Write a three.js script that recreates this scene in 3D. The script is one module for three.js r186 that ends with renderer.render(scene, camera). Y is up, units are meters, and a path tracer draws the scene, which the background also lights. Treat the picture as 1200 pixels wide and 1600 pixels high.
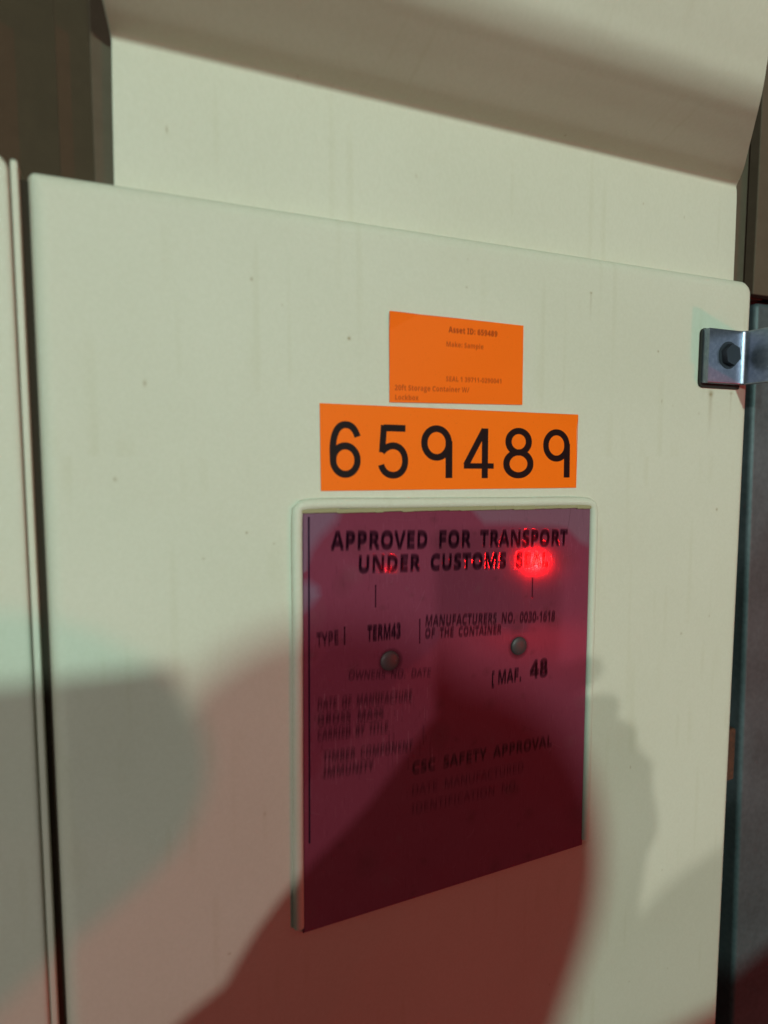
import * as THREE from 'three';
import { RoundedBoxGeometry } from 'three/addons/geometries/RoundedBoxGeometry.js';
import { MarchingCubes } from 'three/addons/objects/MarchingCubes.js';
import { mergeGeometries } from 'three/addons/utils/BufferGeometryUtils.js';

// ---------------------------------------------------------------- camera, air, exposure
const scene = new THREE.Scene();
const camera = new THREE.PerspectiveCamera(77.32, 0.75, 0.01, 200);
camera.position.set(0, 0, 0.34252);
camera.rotation.order = 'YXZ';
camera.rotation.set(THREE.MathUtils.degToRad(-4.95), THREE.MathUtils.degToRad(-23.3), 0);
camera.focus = 0.44; camera.userData.fStop = 4;
scene.background = new THREE.Color().setRGB(0.088, 0.078, 0.068);      // air before sunrise, brightened and warmed as fill to lift the shadows
const renderer = new THREE.WebGLRenderer();
renderer.toneMapping = THREE.LinearToneMapping;
renderer.toneMappingExposure = 1.04;
renderer.shadowMap.enabled = true;

// lamps of the yard: [x, y, z, colour, candela]
const GREEN_LAMP = { at: [-0.095, 0.844, 3.0], rgb: [0.64, 1.0, 0.87], cd: 16.0, r: 0.055 };
const WHITE_LAMP = { at: [-1.675, 0.448, 3.0], rgb: [1.0, 1.0, 0.93], cd: 9.6 };
const TAIL_LAMPS = [[1.896, -0.868, 4.0, 0.03, 0.35], [3.264, -0.870, 4.0, 0.045, 13]];   // x, y, z, radius, candela
const GROUND = -1.5;

// ---------------------------------------------------------------- helpers
let seed = 20260309;
const rnd = () => { seed = (seed * 1664525 + 1013904223) >>> 0; return seed / 4294967296; };
const lin = (r, g, b) => new THREE.Color().setRGB(r, g, b);
const used = {};
function numbered(n) { const k = used[n] = (used[n] ?? -1) + 1; return k ? n + '_' + String(k).padStart(3, '0') : n; }
function tag(o, label, category, group) { o.userData.label = label; o.userData.category = category; if (group) o.userData.group = group; return o; }
function thing(name, label, category, at = [0, 0, 0], group) {
  const g = new THREE.Group(); g.name = numbered(name); g.position.set(...at); scene.add(g); return tag(g, label, category, group);
}
function part(name, geo, mat, parent) {
  const m = new THREE.Mesh(geo, mat); m.name = name; m.castShadow = m.receiveShadow = true; parent.add(m); return m;
}
// value noise on a torus
function noiseGrid(n) { const a = new Float32Array(n * n); for (let i = 0; i < a.length; i++) a[i] = rnd(); return { n, a }; }
function sample(g, u, v) {
  const n = g.n; u = (u - Math.floor(u)) * n; v = (v - Math.floor(v)) * n;
  const x = Math.floor(u), y = Math.floor(v), fx = u - x, fy = v - y, s = (t) => t * t * (3 - 2 * t);
  const at = (i, j) => g.a[((j + n) % n) * n + ((i + n) % n)];
  const a = at(x, y), b = at(x + 1, y), c = at(x, y + 1), d = at(x + 1, y + 1), sx = s(fx), sy = s(fy);
  return (a + (b - a) * sx) * (1 - sy) + (c + (d - c) * sx) * sy;
}
function dataTexture(size, fn, srgb, metres) {
  const d = new Uint8Array(size * size * 4);
  for (let y = 0; y < size; y++) for (let x = 0; x < size; x++) {
    const c = fn(x / size, y / size), i = (y * size + x) * 4;
    for (let k = 0; k < 3; k++) d[i + k] = Math.max(0, Math.min(255, Math.round(c[k] * 255)));
    d[i + 3] = 255;
  }
  const t = new THREE.DataTexture(d, size, size);
  t.wrapS = t.wrapT = THREE.RepeatWrapping; t.magFilter = THREE.LinearFilter; t.minFilter = THREE.LinearFilter;
  if (srgb) t.colorSpace = THREE.SRGBColorSpace;
  t.repeat.set(1 / metres, 1 / metres); t.needsUpdate = true; return t;
}
// a flat four-cornered slab with a printed front: corners top-left, top-right, bottom-right, bottom-left
function slab(c, z0, z1, w) {
  const pos = [], uv = [], idx = [];
  const N = 24;
  const P = (u, v, z) => {
    const x = (c[0][0] * (1 - u) + c[1][0] * u) * v + (c[3][0] * (1 - u) + c[2][0] * u) * (1 - v);
    const y = (c[0][1] * (1 - u) + c[1][1] * u) * v + (c[3][1] * (1 - u) + c[2][1] * u) * (1 - v);
    return [x, y, z + (w ? w(u, v) : 0)];
  };
  for (let j = 0; j <= N; j++) for (let i = 0; i <= N; i++) { pos.push(...P(i / N, j / N, z1)); uv.push(i / N, j / N); }
  for (let j = 0; j < N; j++) for (let i = 0; i < N; i++) { const a = j * (N + 1) + i; idx.push(a, a + 1, a + N + 2, a, a + N + 2, a + N + 1); }
  const rim = [[0, 0], [1, 0], [1, 1], [0, 1]];
  for (let k = 0; k < 4; k++) {
    const [a, b] = [rim[k], rim[(k + 1) % 4]], s = pos.length / 3;
    pos.push(...P(...a, z1), ...P(...b, z1), ...P(...b, z0), ...P(...a, z0)); uv.push(...a, ...b, ...b, ...a);
    idx.push(s, s + 2, s + 1, s, s + 3, s + 2);
  }
  let g = new THREE.BufferGeometry();
  g.setAttribute('position', new THREE.Float32BufferAttribute(pos, 3)); g.setAttribute('uv', new THREE.Float32BufferAttribute(uv, 2)); g.setIndex(idx);
  g = g.toNonIndexed(); g.computeVertexNormals(); return g;
}
function rounded(x0, y0, x1, y1, r) {   // r: tl, tr, br, bl
  const s = new THREE.Shape();
  s.moveTo(x0, y0 + r[3]); s.lineTo(x0, y1 - r[0]); s.quadraticCurveTo(x0, y1, x0 + r[0], y1);
  s.lineTo(x1 - r[1], y1); s.quadraticCurveTo(x1, y1, x1, y1 - r[1]); s.lineTo(x1, y0 + r[2]); s.quadraticCurveTo(x1, y0, x1 - r[2], y0);
  s.lineTo(x0 + r[3], y0); s.quadraticCurveTo(x0, y0, x0, y0 + r[3]); return s;
}
function extrude(shape, zFront, depth, bevel, seg = 4) {
  const g = new THREE.ExtrudeGeometry(shape, { depth: depth - bevel * 2, bevelEnabled: bevel > 0, bevelThickness: bevel, bevelSize: bevel, bevelOffset: -bevel, bevelSegments: seg, curveSegments: 10 });
  g.translate(0, 0, zFront - depth + bevel); return g;
}
// a pressed panel: a fine grid whose border rolls back over `edge` and whose corners are rounded (tl, tr, br, bl)
function pillow(x0, y0, x1, y1, zFront, depth, edge, R) {
  const line = (a, b) => { const t = [], n = 10, m = 40; for (let i = 0; i < n; i++) t.push(a + 0.016 * i / n); for (let i = 0; i <= m; i++) t.push(a + 0.016 + (b - a - 0.032) * i / m); for (let i = 1; i <= n; i++) t.push(b - 0.016 + 0.016 * i / n); return t; };
  const thin = x1 - x0 < 0.04, xs = thin ? Array.from({ length: 13 }, (_, i) => x0 + (x1 - x0) * i / 12) : line(x0, x1), ys = line(y0, y1), nx = xs.length, ny = ys.length, pos = [], uv = [], idx = [];
  const put = (x, y) => {
    let d = Math.min(x - x0, x1 - x, y - y0, y1 - y);
    for (const [cx, cy, sx, sy, r] of [[x0 + R[0], y1 - R[0], -1, 1, R[0]], [x1 - R[1], y1 - R[1], 1, 1, R[1]], [x1 - R[2], y0 + R[2], 1, -1, R[2]], [x0 + R[3], y0 + R[3], -1, -1, R[3]]]) {
      const dx = (x - cx) * sx, dy = (y - cy) * sy;
      if (dx > 0 && dy > 0) { const m = Math.max(dx, dy), l = Math.hypot(dx, dy); x = cx + sx * dx * m / l; y = cy + sy * dy * m / l; d = r - m; }
    }
    const z = d < edge ? -(edge - Math.sqrt(Math.max(0, edge * edge - (edge - d) ** 2))) : 0;
    return [x, y, zFront + z];
  };
  for (const y of ys) for (const x of xs) { const p = put(x, y); pos.push(...p); uv.push(p[0], p[1]); }
  for (let j = 0; j < ny - 1; j++) for (let i = 0; i < nx - 1; i++) { const q = j * nx + i; idx.push(q, q + 1, q + nx + 1, q, q + nx + 1, q + nx); }
  const ring = []; for (let i = 0; i < nx - 1; i++) ring.push(i); for (let j = 0; j < ny - 1; j++) ring.push(j * nx + nx - 1); for (let i = nx - 1; i > 0; i--) ring.push((ny - 1) * nx + i); for (let j = ny - 1; j > 0; j--) ring.push(j * nx);
  const base = pos.length / 3; for (const k of ring) { pos.push(pos[3 * k], pos[3 * k + 1], zFront - depth); uv.push(uv[2 * k] + depth, uv[2 * k + 1]); }
  for (let i = 0; i < ring.length; i++) { const a = ring[i], b = ring[(i + 1) % ring.length], c = base + i, d = base + (i + 1) % ring.length; idx.push(a, c, d, a, d, b); }
  const g = new THREE.BufferGeometry(); g.setAttribute('position', new THREE.Float32BufferAttribute(pos, 3)); g.setAttribute('uv', new THREE.Float32BufferAttribute(uv, 2)); g.setIndex(idx); g.computeVertexNormals(); return g;
}
function box(x0, y0, z0, x1, y1, z1, r = 0.001) {
  const g = new RoundedBoxGeometry(x1 - x0, y1 - y0, z1 - z0, 3, r); g.translate((x0 + x1) / 2, (y0 + y1) / 2, (z0 + z1) / 2);
  const p = g.attributes.position, u = g.attributes.uv; for (let i = 0; i < p.count; i++) u.setXY(i, p.getX(i) + p.getZ(i), p.getY(i)); return g;
}

// ---------------------------------------------------------------- surfaces
const nA = noiseGrid(8), nB = noiseGrid(32), nC = noiseGrid(128), nD = noiseGrid(256);
// wear with a place of its own: [x, y, half width, half height, strength, reach of the drip] in metres
const marks = [[0.409, 0.046, 0.0022, 0.002, 0.16, 0.034], [0.4300, 0.047, 0.0012, 0.001, 0.10, 0.020], [0.302, -0.274, 0.003, 0.002, 0.10, 0.05], [0.126, 0.0655, 0.0009, 0.0009, 0.22, 0], [0.4205, -0.0400, 0.0008, 0.0010, 0.2, 0], [0.0720, 0.0920, 0.0007, 0.0009, 0.16, 0], [0.356, 0.0730, 0.0007, 0.0007, 0.18, 0], [0.018, 0.036, 0.0008, 0.0014, 0.14, 0], [0.067, -0.041, 0.0006, 0.0006, 0.2, 0], [0.389, -0.132, 0.0010, 0.0008, 0.12, 0], [0.2955, 0.107, 0.0009, 0.0006, 0.14, 0.02]];
for (let i = 0; i < 26; i++) marks.push([-0.02 + rnd() * 0.46, -0.33 + rnd() * 0.53, 0.0004 + rnd() * 0.0005, 0.0004 + rnd() * 0.0008, 0.05 + rnd() * 0.10, 0]);
const paintMap = dataTexture(1024, (u, v) => {
  const m = (sample(nA, u, v) - 0.5) * 0.020 + (sample(nB, u, v) - 0.5) * 0.004 + (sample(nD, u * 2, v * 2) - 0.5) * 0.016;
  const streak = Math.max(0, sample(nB, u * 3, v * 0.35) - 0.78) * 0.07;
  let w = 0; const X = u * 0.55, Y = (v > 0.42 ? v - 1 : v) * 0.55;
  for (const [a, b, hx, hy, k, drip] of marks) {
    const dx = (X - a) / hx, dy = (Y - b) / hy; if (Math.abs(dx) > 3) continue;
    w += k * Math.exp(-dx * dx - dy * dy); if (drip && Y < b && Y > b - drip) w += 0.5 * k * Math.exp(-dx * dx * 1.5) * (1 - (b - Y) / drip);
  }
  return [0.794 + m - streak - w * 0.9, 0.795 + m - streak * 1.1 - w * 1.1, 0.728 + m * 1.2 - streak * 1.6 - w * 1.3];
}, true, 0.55);
const paintBump = dataTexture(512, (u, v) => { const h = 0.45 * sample(nB, u, v) + 0.35 * sample(nC, u, v) + 0.2 * sample(nD, u, v); return [h, h, h]; }, false, 0.25);
const creamPaint = new THREE.MeshPhysicalMaterial({ map: paintMap, bumpMap: paintBump, bumpScale: 0.00003, roughness: 0.58, specularIntensity: 0.4 });
const agedMap = dataTexture(256, (u, v) => { const m = sample(nB, u, v) * 0.6 + sample(nC, u, v) * 0.4; return [0.315 + m * 0.03, 0.265 + m * 0.03, 0.205 + m * 0.03]; }, true, 0.2);
const primer = new THREE.MeshStandardMaterial({ map: agedMap, roughness: 0.85 });
const shadedPrimer = new THREE.MeshStandardMaterial({ map: agedMap, color: lin(0.62, 0.47, 0.34), roughness: 0.9 });  // darker copy of primer: shade of the left gap put into the colour
const sealant = new THREE.MeshStandardMaterial({ color: lin(0.034, 0.024, 0.014), roughness: 0.9 });
const gapBrown = new THREE.MeshStandardMaterial({ color: lin(0.060, 0.052, 0.046), roughness: 0.9 });
const padDark = new THREE.MeshStandardMaterial({ color: lin(0.018, 0.016, 0.013), roughness: 0.9 });
const steelMap = dataTexture(256, (u, v) => { const m = sample(nA, u, v) * 0.5 + sample(nC, u, v) * 0.5; return [0.27 + m * 0.10, 0.33 + m * 0.10, 0.34 + m * 0.11]; }, true, 0.3);
const steel = new THREE.MeshStandardMaterial({ map: steelMap, roughness: 0.55, metalness: 0.25 });
const galvMap = dataTexture(256, (u, v) => { const m = sample(nB, u, v) * 0.5 + sample(nD, u, v) * 0.5; return [0.46 + m * 0.14, 0.49 + m * 0.14, 0.55 + m * 0.14]; }, true, 0.06);
const galvanised = new THREE.MeshStandardMaterial({ map: galvMap, roughness: 0.34, metalness: 0.9 });
const blackSteel = new THREE.MeshStandardMaterial({ color: lin(0.05, 0.055, 0.07), roughness: 0.5, metalness: 0.6 });
const brownPatch = new THREE.MeshStandardMaterial({ map: dataTexture(128, (u, v) => { const m = sample(nB, u, v); return [0.24 + m * 0.12, 0.15 + m * 0.06, 0.10 + m * 0.04]; }, true, 0.05), roughness: 0.95 });

// ---------------------------------------------------------------- the container
const box0 = thing('shipping_container', 'cream painted steel container wall with flat recess panel and ribbed sheet above', 'container', [0.21, -0.5, 0]);
const inBox = new THREE.Group();
function cpart(name, geo, mat) { geo.translate(-0.21, 0.5, 0); return part(name, geo, mat, box0); }
// the flat panel with softly rounded edges
cpart('panel', pillow(-0.0300, -0.62, 0.4512, 0.1318, 0, 0.034, 0.0085, [0.004, 0.011, 0.004, 0.004]), creamPaint);
// the ribbed sheet above it: rows of [y, z, left end, right end]
{
  const rows = [];
  const key = [[0.100, -0.012, 0.0072, 0.4430], [0.180, -0.012, 0.0082, 0.4425], [0.1985, -0.0120, 0.0086, 0.4420], [0.2018, -0.0117, 0.0086, 0.4410], [0.2034, -0.0090, 0.0082, 0.4390],
    [0.2043, -0.0040, 0.0074, 0.4350], [0.2062, 0.0050, 0.0058, 0.4270], [0.2115, 0.0220, 0.0024, 0.4100], [0.2160, 0.0360, -0.0008, 0.3960], [0.2200, 0.0470, -0.0026, 0.3850], [0.2260, 0.0550, -0.0034, 0.3775], [0.2360, 0.0610, -0.0036, 0.3720], [0.2600, 0.0740, -0.0036, 0.3600], [0.42, 0.150, -0.003, 0.300]];
  const curve = (k) => new THREE.CatmullRomCurve3(key.map((r) => new THREE.Vector3(r[0], r[1], r[k])), false, 'centripetal');
  const a = curve(2), b = curve(3), NR = 140, NC = 24, T = 0.0025, pos = [], uv = [], idx = [];
  for (let j = 0; j <= NR; j++) {
    const pa = a.getPoint(j / NR), pb = b.getPoint(j / NR);
    rows.push([pa.x, pa.y, pa.z, pb.z]);
  }
  const ring = (j) => {
    const [y, z, xl, xr] = rows[j], p = [];
    p.push([xl, y, z - T]); p.push([xl, y, z - 0.0006]); p.push([xl + 0.0006, y, z]);
    for (let i = 1; i < NC; i++) p.push([xl + (xr - xl) * i / NC, y, z]);
    p.push([xr - 0.0006, y, z]); p.push([xr, y, z - 0.0006]); p.push([xr, y, z - T]);
    return p;
  };
  let len = 0;
  for (let j = 0; j <= NR; j++) {
    if (j) len += Math.hypot(rows[j][0] - rows[j - 1][0], rows[j][1] - rows[j - 1][1]);
    for (const p of ring(j)) { pos.push(...p); uv.push(p[0], 0.1 + len * 0.7); }
  }
  const W = NC + 5;
  for (let j = 0; j < NR; j++) for (let i = 0; i < W - 1; i++) { const q = j * W + i; idx.push(q, q + 1, q + W + 1, q, q + W + 1, q + W); }
  const g = new THREE.BufferGeometry();
  g.setAttribute('position', new THREE.Float32BufferAttribute(pos, 3)); g.setAttribute('uv', new THREE.Float32BufferAttribute(uv, 2)); g.setIndex(idx); g.computeVertexNormals();
  cpart('ribbed_sheet', g, creamPaint);
}
// the side gap on the left: a deep channel with two stepped flanges, shade bands put into their colours, and the corner post with its lip
cpart('channel', box(-0.075, 0.06, -0.075, 0.040, 0.5, -0.055), shadedPrimer);
cpart('flange', box(-0.0170, 0.10, -0.050, 0.040, 0.5, -0.030), shadedPrimer);
cpart('flange', box(-0.0012, 0.10, -0.028, 0.040, 0.5, -0.018), primer);
cpart('corner_post', pillow(-0.30, -0.62, -0.0363, 0.136, 0.0, 0.09, 0.0010, [0.004, 0.008, 0.004, 0.004]), creamPaint);
cpart('lip', pillow(-0.0359, -0.62, -0.0328, 0.134, -0.0004, 0.03, 0.0007, [0.001, 0.0012, 0.001, 0.001]), creamPaint);
cpart('seal', box(-0.0380, -0.62, -0.05, -0.0280, 0.1275, -0.006, 0.001), sealant);
// right: dark gap, brown jamb above, steel frame post
cpart('backing', box(0.36, -0.62, -0.085, 0.62, 0.5, -0.065), gapBrown);
cpart('jamb', box(0.420, 0.128, -0.050, 0.500, 0.5, -0.030), primer);
cpart('jamb', box(0.4750, 0.1285, -0.029, 0.62, 0.50, -0.020), primer);
{ const g = box(0.4945, -0.75, -0.060, 0.70, 0.126, -0.030, 0.004); g.translate(-0.4945, -0.05, 0); g.rotateZ(0.022); g.translate(0.4945, 0.05, 0); cpart('frame_post', g, steel); }
cpart('brown_patch', box(0.4690, -0.285, -0.060, 0.5000, -0.238, -0.0345, 0.002), brownPatch);  // reddish-brown patch low beside the frame post

// ---------------------------------------------------------------- printed things
const ctxOf = (w, h) => { const c = document.createElement('canvas'); c.width = w; c.height = h; return [c, c.getContext('2d')]; };
const canvasTex = (c) => { const t = new THREE.CanvasTexture(c); t.colorSpace = THREE.SRGBColorSpace; t.magFilter = THREE.LinearFilter; return t; };
function speckle(x, w, h, n, a, dark = '0,0,0') { for (let i = 0; i < n; i++) { x.fillStyle = `rgba(${rnd() < 0.5 ? dark : '255,190,120'},${a * rnd()})`; const s = 1 + rnd() * 3; x.fillRect(rnd() * w, rnd() * h, s, s); } }
const ORANGE = '#f87008';
{ // number sticker, drawn in its own millimetres
  const q = [[0.1086, 0.0294], [0.2864, 0.0276], [0.2869, -0.0207], [0.1089, -0.0191]];
  const S = 6, W = 178, H = 48.5, [c, x] = ctxOf(W * S, H * S);
  x.fillStyle = ORANGE; x.fillRect(0, 0, c.width, c.height); speckle(x, c.width, c.height, 2600, 0.05);
  x.scale(S, S); x.strokeStyle = x.fillStyle = '#0d0608'; x.lineJoin = 'miter'; x.lineCap = 'butt';
  // a pen broader across than up and down
  const glyph = (x0, y0, w, h, draw) => { x.save(); x.translate(x0, y0); x.scale(w / 10, h / 16); draw(); x.restore(); };
  const pen = (path, lw = 2) => { x.lineWidth = lw; x.beginPath(); path(); x.stroke(); };
  const six = () => { pen(() => { x.ellipse(5.05, 11.1, 3.85, 4.1, 0, 0, 7); }); pen(() => { x.moveTo(9.0, 4.3); x.bezierCurveTo(8.1, 1.5, 6.6, 0.85, 5.2, 0.9); x.bezierCurveTo(2.4, 1.0, 1.15, 4.2, 1.15, 8.6); x.bezierCurveTo(1.15, 9.6, 1.2, 10.4, 1.25, 11.3); }); };
  const five = () => { pen(() => { x.moveTo(9.1, 1.05); x.lineTo(2.0, 1.05); }, 2.0); pen(() => { x.moveTo(2.05, 0.3); x.lineTo(1.35, 8.3); }, 2.0); pen(() => { x.moveTo(1.3, 8.2); x.bezierCurveTo(2.6, 6.7, 4.0, 6.3, 5.1, 6.3); x.bezierCurveTo(7.4, 6.4, 8.95, 8.2, 8.95, 10.7); x.bezierCurveTo(8.95, 13.4, 7.2, 15.1, 5.0, 15.1); x.bezierCurveTo(3.0, 15.1, 1.6, 14.0, 1.0, 12.0); }); };
  const nine = () => { pen(() => { x.ellipse(4.9, 5.2, 3.9, 4.4, 0, 0, 7); }); pen(() => { x.moveTo(8.85, 4.6); x.lineTo(8.85, 16); }, 2.2); };
  const four = () => { pen(() => { x.moveTo(7.1, 0.2); x.lineTo(7.1, 16); }, 2.0); pen(() => { x.moveTo(6.9, 0.5); x.lineTo(1.1, 11.8); }, 1.9); pen(() => { x.moveTo(0.4, 12.1); x.lineTo(10, 12.1); }, 1.7); };
  const eight = () => { pen(() => { x.ellipse(5, 4.3, 3.3, 3.5, 0, 0, 7); }); pen(() => { x.ellipse(5, 11.5, 3.9, 3.75, 0, 0, 7); }); };
  const top = 9.6, hh = 31.6;
  [[5.0, six, 19.0, 0], [34.6, five, 19.4, 1.5], [62.6, nine, 21.2, 1.6], [90.9, four, 22.3, 1.9], [120, eight, 23.4, 1.4], [150.7, nine, 21.8, 1.6]].forEach(([gx, f, w, dy]) => glyph(gx, top + dy * 0.55, w, hh - 0.4, f));
  const m = part('number_sticker', slab(q, 0.0001, 0.0006, (u, v) => 0.0011 * Math.max(0, u + v - 1.82) / 0.18 + 0.00016 * (1 + Math.sin(9 * u + 2 * v))), new THREE.MeshPhysicalMaterial({ map: canvasTex(c), roughness: 0.55, specularIntensity: 0.4 }), scene);
  tag(m, 'wide orange sticker with large black number 659489 above the metal plate', 'sticker');
}
{ // small sticker (its code square left out)
  const q = [[0.1503, 0.0826], [0.2425, 0.0818], [0.2426, 0.0327], [0.1507, 0.0313]];
  const S = 8, W = 92, H = 50, [c, x] = ctxOf(W * S, H * S);
  x.fillStyle = '#f66c08'; x.fillRect(0, 0, c.width, c.height); speckle(x, c.width, c.height, 2200, 0.05);
  x.scale(S, S); x.fillStyle = 'rgba(80,14,0,0.60)';
  const line = (t, px, py, s, w) => { x.font = `bold ${s}px sans-serif`; for (const d of [-0.35, 0, 0.35]) { x.globalAlpha = 0.42; x.fillText(t, px, py + d, w); } x.globalAlpha = 1; };
  line('Asset ID: 659489', 38.6, 8.6, 4.4, 39);
  x.fillStyle = 'rgba(90,18,0,0.42)';
  line('Make: Sample', 36.8, 16.4, 3.9, 29);
  line('SEAL 1 39711-0290041', 36.8, 36.6, 3.9, 46);
  line('20ft Storage Container W/', 3.2, 42.9, 4.0, 63);
  line('Lockbox', 3.2, 48.2, 3.9, 17);
  const m = part('asset_sticker', slab(q, 0.0001, 0.0006, (u, v) => 0.0012 * Math.max(0, 0.2 - u - (1 - v)) / 0.2 + 0.00014 * (1 + Math.sin(7 * u - 3 * v))), new THREE.MeshPhysicalMaterial({ map: canvasTex(c), roughness: 0.55, specularIntensity: 0.4 }), scene);
  tag(m, 'small orange sticker with lines of faint fine print, topmost of the two stickers', 'sticker');
}
// ---------------------------------------------------------------- the customs plate
{
  const q = [[0.0974, -0.0312], [0.2985, -0.0345], [0.2997, -0.2742], [0.0953, -0.2770]];
  const plate = thing('approval_plate', 'dark red glossy metal approval plate with engraved black lettering and two rivets', 'plate', [0.1975, -0.155, 0]);
  const X0 = 95.5, Y0 = -31, W = 204, H = 246, S = 6, [c, x] = ctxOf(W * S, H * S), [rc, rx] = ctxOf(512, 512);
  x.fillStyle = '#98465e'; x.fillRect(0, 0, c.width, c.height);
  x.save(); x.scale(S, S); x.translate(-X0, -0); const Y = (y) => Y0 - y;
  // grey-blue reflections painted into the colour at the upper corners and left edge
  const greyReflection = (pts, a) => { x.fillStyle = `rgba(150,150,172,${a})`; x.beginPath(); pts.forEach(([px, py], i) => i ? x.lineTo(px, Y(py)) : x.moveTo(px, Y(py))); x.closePath(); x.fill(); };
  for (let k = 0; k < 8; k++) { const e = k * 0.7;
    greyReflection([[94, -28], [122 - e, -28], [118 - e, -38 + e], [109 - e, -46 + e * .8], [103 - e, -54 + e * .6], [99.5 - e * .4, -63], [94, -66]], 0.09);
    greyReflection([[94, -68], [100 - e, -66.5 - e], [107 - e, -72 - e * .3], [108 - e, -78], [103 - e, -85 + e], [94, -90]], 0.09);
    greyReflection([[200 + e, -28], [304, -28], [304, -62 + e], [292, -57 + e], [280, -47 + e], [240, -43 + e], [215, -42 + e]], 0.07); }
  // fine vertical brushing
  for (let i = 0; i < 5200; i++) { x.fillStyle = rnd() < 0.5 ? `rgba(20,0,8,${rnd() * 0.10})` : `rgba(255,190,205,${rnd() * 0.08})`; const h = 1 + rnd() * 5; x.fillRect(X0 + rnd() * W, rnd() * H, 0.14 + rnd() * 0.3, h); }
  for (let i = 0; i < 160; i++) { x.fillStyle = rnd() < 0.5 ? `rgba(20,0,8,${rnd() * 0.2})` : `rgba(255,210,220,${rnd() * 0.16})`; x.fillRect(100 + rnd() * 80, 104 + rnd() * 50, 0.3 + rnd() * .5, 3 + rnd() * 10); }
  // scratches, scuffs and grime of its own
  x.lineCap = 'round';
  for (let i = 0; i < 70; i++) { const a = rnd() * 6.28, l = 2 + rnd() * rnd() * 26, sx = X0 + rnd() * W, sy = rnd() * H; x.strokeStyle = rnd() < 0.6 ? `rgba(235,190,205,${0.05 + rnd() * 0.16})` : `rgba(18,4,10,${0.06 + rnd() * 0.18})`; x.lineWidth = 0.12 + rnd() * 0.25; x.beginPath(); x.moveTo(sx, sy); x.quadraticCurveTo(sx + Math.cos(a) * l * 0.5 + rnd() * 2, sy + Math.sin(a) * l * 0.5 + rnd() * 2, sx + Math.cos(a) * l, sy + Math.sin(a) * l); x.stroke(); }
  for (let i = 0; i < 90; i++) { const r = 1 + rnd() * rnd() * 14, sx = X0 + rnd() * W, sy = rnd() * H; for (let k = 4; k > 0; k--) { x.fillStyle = `rgba(${i % 3 ? '24,10,14' : '170,130,140'},0.022)`; x.beginPath(); x.ellipse(sx, sy, r * k / 4, r * k / 4 * (0.4 + rnd() * 0.5), rnd() * 3, 0, 7); x.fill(); } }
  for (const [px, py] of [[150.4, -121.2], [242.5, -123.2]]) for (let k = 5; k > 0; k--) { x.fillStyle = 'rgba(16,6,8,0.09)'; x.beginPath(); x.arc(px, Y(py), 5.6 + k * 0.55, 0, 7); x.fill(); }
  x.fillStyle = 'rgba(14,4,30,0.9)'; x.fillRect(99.1, 2, 0.95, 190); x.fillStyle = 'rgba(14,4,30,0.35)'; x.fillRect(95.6, 0, 0.9, 250);
  const text = (t, px, yTop, yBase, w, tilt, font = 'bold', col = '24,4,16', alpha = 0.9, smear = 1.3) => {
    const s = (yTop - yBase) / 0.715; x.save(); x.translate(px, Y(yBase)); x.rotate(tilt);
    x.font = `${font} ${s}px sans-serif`; const nat = x.measureText(t).width; x.scale(w / nat, 1);
    for (let k = -2; k <= 2; k++) { x.fillStyle = `rgba(${col},${alpha * 0.34})`; x.fillText(t, 0, k * smear * 0.5); }
    x.restore(); };
  const T = 0.024;
  text('APPROVED  FOR  TRANSPORT', 112.5, -42.6, -52.2, 168.5, T);
  text('UNDER  CUSTOMS  SEAL', 128.5, -56.4, -65.4, 137.5, T * 1.2);
  const bar = (px, a, b, al = 0.75) => { x.fillStyle = `rgba(24,4,16,${al})`; x.fillRect(px, Y(a), 0.8, a - b); };
  bar(140, -74, -87.5); bar(252.4, -77, -91, 0.6);
  text('TYPE', 104, -99.8, -106.6, 13.6, -0.02, 'normal'); bar(120.6, -97.2, -108); bar(120.6, -97.2, -97.9); bar(169.3, -97, -112.5);
  text('TERM43', 135, -98.2, -106.4, 22, 0.02, 'bold');
  text('MANUFACTURERS  NO.  0030-1618', 173, -95, -101.6, 99, 0.062, 'bold', '24,4,16', 0.6, 1.0);
  text('OF  THE  CONTAINER', 173, -103.2, -109, 56, 0.055, 'bold', '24,4,16', 0.6, 1.0);
  text('OWNERS  NO.  DATE', 123, -124, -128.6, 55, 0.10, 'normal', '24,4,16', 0.5);
  text('[ MAF.', 221.6, -137.2, -145.4, 24, 0.02, 'bold', '6,0,8', 0.7); text('48', 252, -134.6, -145.2, 15, 0, 'bold', '4,0,6', 0.8, 1.8);
  for (const [t, px, y, w] of [['DATE  OF  MANUFACTURE', 104, -139, 61], ['GROSS  MASS', 104, -148, 42], ['CARRIED  BY  TITLE', 104, -157, 45], ['TIMBER  COMPONENT', 107.5, -171, 58], ['IMMUNITY', 107.5, -180, 32]]) text(t, px, y, y - 5, w, 0.06, 'bold', '24,4,16', 0.42, 2.2);
  text('CSC  SAFETY  APPROVAL', 164.7, -187.6, -194.6, 107, 0.02, 'bold', '14,0,10', 0.42, 1.5);
  text('DATE  MANUFACTURED', 164.7, -203, -208.5, 84, 0.02, 'normal', '14,0,10', 0.26, 1.8);
  text('IDENTIFICATION  NO.', 164.7, -215, -220.5, 80, 0.02, 'normal', '14,0,10', 0.26, 1.8);
  x.restore();
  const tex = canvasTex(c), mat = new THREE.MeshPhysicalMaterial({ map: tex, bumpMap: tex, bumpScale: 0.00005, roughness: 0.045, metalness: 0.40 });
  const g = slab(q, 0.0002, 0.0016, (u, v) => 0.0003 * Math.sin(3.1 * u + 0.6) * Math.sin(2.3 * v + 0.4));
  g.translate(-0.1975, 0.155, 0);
  part('sheet', g, mat, plate);
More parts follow.
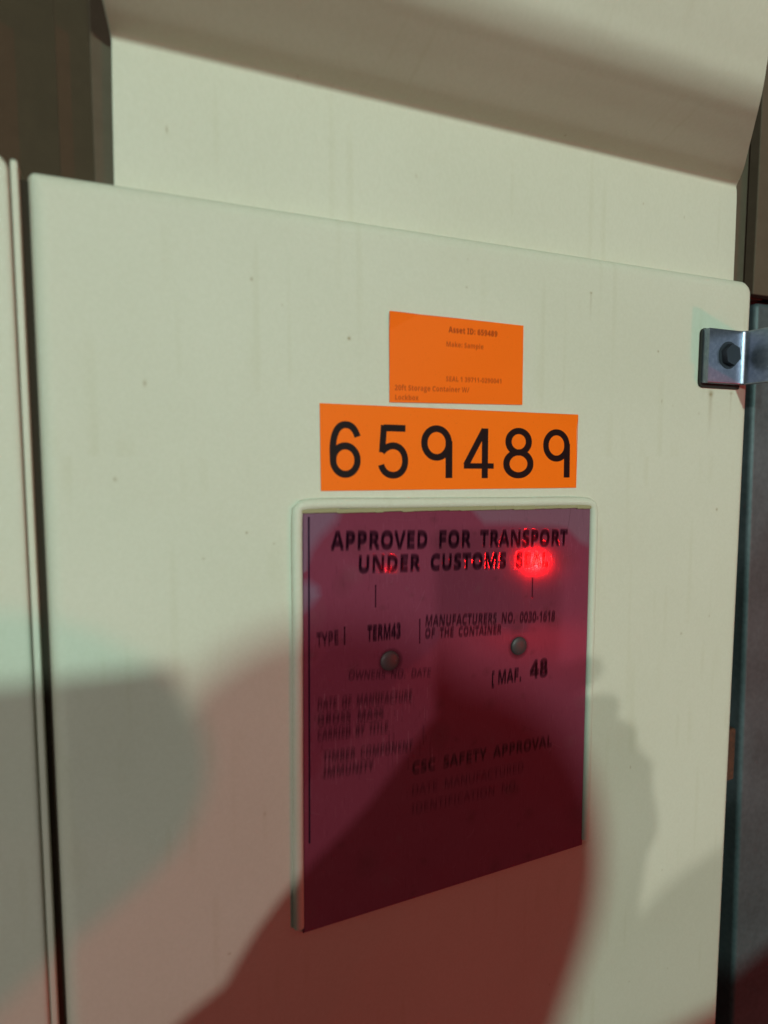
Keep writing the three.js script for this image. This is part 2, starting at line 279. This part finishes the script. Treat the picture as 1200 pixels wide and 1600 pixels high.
  const rivetMat = new THREE.MeshStandardMaterial({ color: lin(0.075, 0.055, 0.058), roughness: 0.5, metalness: 0.3 });
  for (const [px, py] of [[0.1504, -0.1212], [0.2425, -0.1232]]) {
    const pts = []; for (let i = 0; i <= 10; i++) { const a = i / 10 * Math.PI / 2; pts.push(new THREE.Vector2(0.0060 * Math.sin(a), 0.0016 * Math.cos(a))); } pts.push(new THREE.Vector2(0.0061, -0.0006));
    const rg = new THREE.LatheGeometry(pts, 24); rg.rotateX(Math.PI / 2); rg.translate(px - 0.1975, py + 0.155, 0.0020);
    part('rivet', rg, rivetMat, plate);
  }
  // the painted bead that holds the plate: up the left, across the top, down the right
  const path = new THREE.CurvePath(), P = (a, b) => new THREE.Vector3(a, b, 0.0008);
  const pts = [[0.0931, -0.2730], [0.0935, -0.2], [0.0944, -0.10], [0.0950, -0.0315], [0.0956, -0.0280], [0.0990, -0.0268], [0.16, -0.0274], [0.23, -0.0288], [0.295, -0.0306], [0.2995, -0.0318], [0.3016, -0.0350], [0.3020, -0.045], [0.3020, -0.15], [0.3022, -0.2700]];
  const bead = new THREE.TubeGeometry(new THREE.CatmullRomCurve3(pts.map((p) => P(...p)), false, 'centripetal', 0.5), 220, 0.0032, 12);
  { const p = bead.attributes.position, u = bead.attributes.uv; for (let i = 0; i < p.count; i++) u.setXY(i, p.getX(i), p.getY(i)); }
  bead.translate(-0.1975, 0.155, 0); part('bead', bead, creamPaint, plate);
  // dirt packed along the top bead
  const dirt = []; let px = 0.0975;
  while (px < 0.298) { const l = 0.004 + rnd() * 0.012, y = -0.0296 - (px - 0.0975) * 0.0182; const d = box(px - 0.0006, y - 0.0013 - rnd() * 0.0006, 0.0012, Math.min(px + l, 0.2985), y + 0.0006 + rnd() * 0.0006, 0.0030 + rnd() * 0.0005, 0.0005); d.translate(-0.1975, 0.155, 0); dirt.push(d); px += l; }
  part('dirt', mergeGeometries(dirt), new THREE.MeshStandardMaterial({ color: lin(0.30, 0.27, 0.15), roughness: 1 }), plate);
}
// ---------------------------------------------------------------- the bracket
{
  const b = thing('angle_bracket', 'grey galvanised angle bracket bolted to the right edge of the panel', 'bracket', [0.416, 0.0722, 0]);
  const ox = -0.416, oy = -0.0722, mv = (g) => (g.translate(ox, oy, 0), g);
  // an L in plan: tab on the panel, rounded bend, flange standing out
  const s = new THREE.Shape(), t = 0.0045, r = 0.0055, x0 = 0.3975, x1 = 0.4375, zz = 0.06;
  s.moveTo(x0, 0); s.lineTo(x0, t); s.lineTo(x1 - t - r, t); s.quadraticCurveTo(x1 - t, t, x1 - t, t + r); s.lineTo(x1 - t, zz); s.lineTo(x1, zz); s.lineTo(x1, r * 0.8); s.quadraticCurveTo(x1, 0, x1 - r * 1.2, 0); s.lineTo(x0, 0);
  const g = new THREE.ExtrudeGeometry(s, { depth: 0.037, bevelEnabled: true, bevelThickness: 0.0008, bevelSize: 0.0006, bevelSegments: 3, curveSegments: 12 });
  g.rotateX(Math.PI / 2); g.scale(1, 1, 1); // shape y becomes z, depth goes down
  g.translate(0, 0.0907, 0.0022); part('angle', mv(g), galvanised, b);
  part('pad', mv(extrude(rounded(0.3950, 0.0500, 0.4370, 0.0924, [0.005, 0.002, 0.002, 0.005]), 0.0016, 0.0014, 0.0004)), padDark, b);  // dark sheet slightly larger than the tab, outlining it
  const hex = new THREE.CylinderGeometry(0.0078, 0.0082, 0.0052, 6); hex.rotateX(Math.PI / 2); hex.rotateZ(0.2); hex.translate(0.4166, 0.0732, 0.0092);
  const bolt = part('bolt', mv(hex), blackSteel, b);
  const w = new THREE.CylinderGeometry(0.0098, 0.0098, 0.001, 28); w.rotateX(Math.PI / 2); w.translate(0.4166, 0.0732, 0.0071); part('washer', mv(w), blackSteel, bolt);
}

// ---------------------------------------------------------------- what stands behind the camera: lamps, and the person with the phone
const asphalt = new THREE.MeshStandardMaterial({ map: dataTexture(256, (u, v) => { const m = sample(nB, u, v) * 0.5 + sample(nD, u, v) * 0.5; return [0.20 + m * 0.10, 0.20 + m * 0.10, 0.20 + m * 0.10]; }, true, 1.7), roughness: 0.95 });
{ const g = new THREE.PlaneGeometry(60, 60); g.rotateX(-Math.PI / 2); g.translate(0, GROUND, 20); const p = g.attributes.position, u = g.attributes.uv; for (let i = 0; i < p.count; i++) u.setXY(i, p.getX(i), p.getZ(i)); const m = part('ground', g, asphalt, scene); m.userData.kind = 'structure'; }
function yardLamp({ at: [x, y, z], rgb, cd, r = 0.03 }, label) {
  const t = thing('yard_lamp', label, 'lamp', [x, GROUND, z]);
  const h = y - GROUND;
  const pole = new THREE.CylinderGeometry(0.02, 0.025, h - 0.1, 16); pole.translate(0, (h - 0.1) / 2, 0.11); part('pole', pole, blackSteel, t);
  const foot = new THREE.CylinderGeometry(0.16, 0.18, 0.03, 28); foot.translate(0, 0.015, 0.11); part('base', foot, blackSteel, t);
  const hood = new THREE.LatheGeometry([[0.001, -0.10], [0.05, -0.10], [0.075, -0.06], [0.11, 0.0], [0.115, 0.0], [0.08, -0.066], [0.052, -0.11], [0.001, -0.11]].map(([a, b]) => new THREE.Vector2(a, b)).reverse(), 32);
  hood.rotateX(-Math.PI / 2); hood.translate(0, h, 0.06); part('hood', hood, blackSteel, t);
  const col = lin(...rgb);
  const bulb = new THREE.SphereGeometry(0.03, 20, 14); bulb.translate(0, h, 0); part('bulb', bulb, new THREE.MeshStandardMaterial({ color: lin(0, 0, 0), emissive: col, emissiveIntensity: 3 }), t);
  const l = new THREE.PointLight(col, cd, 0, 2); l.name = 'yard_lamp_light'; l.position.set(x, y, z); l.castShadow = true; l.shadow.radius = r / 0.02; scene.add(l);
}
yardLamp(GREEN_LAMP, 'tall black lamp with greenish bulb straight behind the person');
yardLamp(WHITE_LAMP, 'black lamp with white bulb to the left behind the person');
for (const [k, [x, y, z, r, cd]] of TAIL_LAMPS.entries()) {
  const t = thing('tail_lamp', k ? 'larger red round tail lamp on a short post, far right' : 'smaller red round tail lamp on a short post', 'lamp', [x, GROUND, z]);
  const h = y - GROUND;
  const post = new THREE.BoxGeometry(0.05, h, 0.03); post.translate(0, h / 2, 0.10); part('post', post, blackSteel, t);
  const cup = new THREE.CylinderGeometry(r + 0.03, r + 0.02, 0.05, 28); cup.rotateX(Math.PI / 2); cup.translate(0, h, 0.10); part('housing', cup, blackSteel, t);
  const lens = new THREE.SphereGeometry(r, 24, 16); lens.translate(0, h, 0.02); part('bulb', lens, new THREE.MeshStandardMaterial({ color: lin(0, 0, 0), emissive: lin(1, 0.004, 0.004), emissiveIntensity: k ? 20 : 14 }), t);
  const l = new THREE.PointLight(lin(1, 0.006, 0.005), cd, 0, 2); l.name = 'tail_lamp_light'; l.position.set(x, y, z); l.castShadow = true; l.shadow.radius = r / 0.02; scene.add(l);
}
// bodies as blended capsules
function field(bones, cell, k = 0.02, pad = 0.03) {
  const lo = [1e9, 1e9, 1e9], hi = [-1e9, -1e9, -1e9];
  for (const [a, ra, b, rb] of bones) for (let i = 0; i < 3; i++) { lo[i] = Math.min(lo[i], a[i] - ra - pad, b[i] - rb - pad); hi[i] = Math.max(hi[i], a[i] + ra + pad, b[i] + rb + pad); }
  const c = lo.map((v, i) => (v + hi[i]) / 2), half = Math.max(...lo.map((v, i) => (hi[i] - v) / 2)), res = Math.ceil(2 * half / cell);
  const mc = new MarchingCubes(res, new THREE.MeshBasicMaterial(), false, false, 400000); mc.isolation = 0;
  const hs = mc.halfsize ?? res / 2, s2 = res * res;
  mc.field.fill(-1);
  const inX = (v, i) => Math.max(0, Math.min(res - 1, Math.round((v - c[i]) / half * hs + hs)));
  const [x0, x1, y0, y1, z0, z1] = [inX(lo[0], 0), inX(hi[0], 0), inX(lo[1], 1), inX(hi[1], 1), inX(lo[2], 2), inX(hi[2], 2)];
  for (let z = z0; z <= z1; z++) for (let y = y0; y <= y1; y++) for (let x = x0; x <= x1; x++) {
    const p = [c[0] + (x - hs) / hs * half, c[1] + (y - hs) / hs * half, c[2] + (z - hs) / hs * half]; let d = 1;
    for (const [a, ra, b, rb] of bones) {
      const ux = b[0] - a[0], uy = b[1] - a[1], uz = b[2] - a[2], wx = p[0] - a[0], wy = p[1] - a[1], wz = p[2] - a[2];
      const t = Math.max(0, Math.min(1, (ux * wx + uy * wy + uz * wz) / (ux * ux + uy * uy + uz * uz + 1e-9)));
      const e = Math.hypot(wx - ux * t, wy - uy * t, wz - uz * t) - (ra + (rb - ra) * t);
      const h = Math.max(0, k - Math.abs(d - e)) / k; d = Math.min(d, e) - h * h * k / 4;
    }
    mc.field[z * s2 + y * res + x] = -d;
  }
  mc.update();
  const n = mc.count, g = new THREE.BufferGeometry(), pos = new Float32Array(n * 3);
  for (let i = 0; i < n * 3; i++) pos[i] = c[i % 3] + mc.positionArray[i] * half;
  g.setAttribute('position', new THREE.BufferAttribute(pos, 3)); g.setAttribute('normal', new THREE.BufferAttribute(mc.normalArray.slice(0, n * 3), 3)); return g;
}
{
  const PX = 0.058, PZ = 0.76;
  const hips = [PX, -0.66, PZ + 0.02], neck = [PX, -0.13, PZ];
  const LS = [-0.078, -0.212, PZ], RS = [0.205, -0.210, PZ];
  const LE = [-0.31, -0.46, 0.60], LM = [-0.195, -0.275, 0.50], LN = [-0.100, -0.215, 0.435], LW = [-0.030, -0.125, 0.415], RE = [0.436, -0.262, 0.600], RW = [0.310, -0.410, 0.625];
  const LH = [0.005, -0.140, 0.405], RH = [0.272, -0.450, 0.625];
  const skin = new THREE.MeshStandardMaterial({ color: lin(0.45, 0.27, 0.19), roughness: 0.55 });
  const jacket = new THREE.MeshStandardMaterial({ color: lin(0.05, 0.055, 0.07), roughness: 0.9 });
  const denim = new THREE.MeshStandardMaterial({ color: lin(0.03, 0.04, 0.08), roughness: 0.95 });
  const hairM = new THREE.MeshStandardMaterial({ color: lin(0.03, 0.02, 0.015), roughness: 0.8 });
  const p = thing('person', 'person in dark jacket behind the camera holding up a phone', 'person', [PX, GROUND, PZ]);
  const mv = (g) => (g.translate(-PX, -GROUND, -PZ), g);
  const HY = 0.0, head = [[[PX, 0.035 + HY, PZ], 0.086, [PX, 0.020 + HY, PZ + 0.025], 0.088], [[PX, -0.045 + HY, PZ - 0.02], 0.060, [PX, -0.065 + HY, PZ - 0.035], 0.040], [[PX, -0.02 + HY, PZ - 0.085], 0.012, [PX, 0.005 + HY, PZ - 0.075], 0.010],
    [[PX - 0.078, -0.01 + HY, PZ], 0.014, [PX - 0.080, 0.015 + HY, PZ + 0.005], 0.017], [[PX + 0.078, -0.01 + HY, PZ], 0.014, [PX + 0.080, 0.015 + HY, PZ + 0.005], 0.017]];
  const body = [...head, [[PX, -0.02, PZ + 0.015], 0.058, [PX, -0.16, PZ + 0.02], 0.062], [neck, 0.06, hips, 0.12], [[PX - 0.02, -0.2, PZ], 0.07, LS, 0.055], [[PX + 0.02, -0.2, PZ], 0.07, RS, 0.055],
    [LS, 0.05, LE, 0.042], [LE, 0.042, LW, 0.030], [RS, 0.05, RE, 0.042], [RE, 0.042, RW, 0.030],
    [[PX - 0.08, -0.68, PZ + 0.02], 0.08, [PX - 0.09, -1.04, PZ], 0.055], [[PX - 0.09, -1.04, PZ], 0.055, [PX - 0.09, -1.41, PZ + 0.03], 0.038], [[PX + 0.08, -0.68, PZ + 0.02], 0.08, [PX + 0.09, -1.04, PZ], 0.055], [[PX + 0.09, -1.04, PZ], 0.055, [PX + 0.09, -1.41, PZ + 0.03], 0.038],
    [LW, 0.030, LH, 0.030], [RW, 0.030, RH, 0.030]];
  const bodyGeo = field(body, 0.012, 0.03);
  // hands: palm and five fingers each, on a fine grid
  const hand = (H, W, tips, thumb, side = 1) => {
    const b = [[W, 0.032, H, 0.036], [H, 0.034, [H[0] + side * 0.052, H[1] - 0.006, H[2] - 0.004], 0.030], [[H[0] + side * 0.056, H[1] - 0.034, H[2]], 0.030, W, 0.034]];
    for (const [a, m, t] of tips) b.push([H, 0.024, a, 0.0125], [a, 0.0115, m, 0.0100], [m, 0.0100, t, 0.0086]);
    b.push([H, 0.024, thumb[0], 0.014], [thumb[0], 0.013, thumb[1], 0.0100]);
    return field(b, 0.004, 0.010);
  };
  const lg = hand(LH, LW, [[[0.002, -0.098, 0.392], [0.022, -0.078, 0.386], [0.047, -0.070, 0.390]], [[0.030, -0.108, 0.390], [0.046, -0.100, 0.384], [0.061, -0.096, 0.390]], [[0.048, -0.124, 0.390], [0.062, -0.117, 0.385], [0.075, -0.117, 0.391]], [[0.060, -0.144, 0.392], [0.076, -0.139, 0.388], [0.089, -0.142, 0.393]]], [[-0.055, -0.10, 0.410], [-0.048, -0.062, 0.416]]);
  const off = (q) => [RH[0] + q[0], RH[1] + q[1], RH[2] + q[2]];
  const rg = hand(RH, RW, [[-0.045, -0.040, 0.006], [-0.026, -0.050, 0.0], [-0.006, -0.052, 0.0], [0.014, -0.046, 0.004]].map(([a, b, d], i) => [off([a, b, d]), off([a - 0.004, b - 0.030 + i * 0.002, d + 0.012]), off([a - 0.002, b - 0.046 + i * 0.003, d + 0.034])]), [off([-0.046, 0.006, 0.010]), off([-0.066, -0.020, 0.020])], -1);
  part('body', mv(mergeGeometries([bodyGeo, lg, rg])), skin, p);
  const cuffL = LW.map((v, i) => v + (LH[i] - LW[i]) * 0.45), cuffR = RW.map((v, i) => v + (RH[i] - RW[i]) * 0.35);
  part('jacket', mv(field([[[PX, -0.17, PZ + 0.01], 0.115, hips, 0.165], [[PX, -0.19, PZ], 0.10, LS, 0.082], [[PX, -0.19, PZ], 0.10, RS, 0.082], [[PX - 0.05, -0.13, PZ + 0.02], 0.06, [PX + 0.05, -0.13, PZ + 0.02], 0.06],
    [LS, 0.074, LE, 0.076], [LE, 0.076, LM, 0.090], [LM, 0.090, LN, 0.076], [LN, 0.076, LW, 0.058], [[0.036, -0.188, 0.412], 0.040, [-0.055, -0.300, 0.470], 0.068], [[-0.055, -0.300, 0.470], 0.068, LM, 0.085], [[PX - 0.040, 0.008, PZ + 0.035], 0.100, [PX + 0.045, 0.012, PZ + 0.035], 0.106], [[PX - 0.04, -0.062, PZ + 0.045], 0.085, [PX + 0.050, -0.058, PZ + 0.035], 0.072], [RS, 0.076, RE, 0.064], [RE, 0.064, RW, 0.056], [RW, 0.060, cuffR, 0.050]], 0.013, 0.03)), jacket, p);
  part('trousers', mv(field([[[PX - 0.06, -0.78, PZ + 0.02], 0.125, [PX - 0.09, -1.04, PZ], 0.085], [[PX - 0.09, -1.04, PZ], 0.085, [PX - 0.09, -1.40, PZ + 0.03], 0.068], [[PX + 0.06, -0.78, PZ + 0.02], 0.125, [PX + 0.09, -1.04, PZ], 0.085], [[PX + 0.09, -1.04, PZ], 0.085, [PX + 0.09, -1.40, PZ + 0.03], 0.068]], 0.014, 0.03)), denim, p);
  for (const s of [-1, 1]) part('shoe', mv(field([[[PX + s * 0.09, -1.452, PZ + 0.05], 0.046, [PX + s * 0.095, -1.462, PZ - 0.13], 0.036]], 0.01)), blackSteel, p);
  part('hair', mv(field([[[PX, 0.055 + HY, PZ + 0.018], 0.090, [PX, 0.030 + HY, PZ + 0.045], 0.086]], 0.008)), hairM, p);
  const ph = thing('phone', 'black phone held upright in one hand', 'phone', [-0.027, -0.066, 0.404]);
  part('case', new RoundedBoxGeometry(0.080, 0.172, 0.009, 4, 0.004), new THREE.MeshStandardMaterial({ color: lin(0.02, 0.02, 0.022), roughness: 0.4 }), ph);
  const scr = new RoundedBoxGeometry(0.072, 0.160, 0.001, 2, 0.0004); scr.translate(0, 0, 0.0048); part('screen', scr, new THREE.MeshStandardMaterial({ color: lin(0.01, 0.01, 0.012), roughness: 0.1 }), ph);
  const lens = new THREE.CylinderGeometry(0.009, 0.009, 0.003, 20); lens.rotateX(Math.PI / 2); lens.translate(0.024, 0.066, -0.0055); part('lens', lens, new THREE.MeshStandardMaterial({ color: lin(0.01, 0.01, 0.015), roughness: 0.05 }), ph);
}
renderer.render(scene, camera);
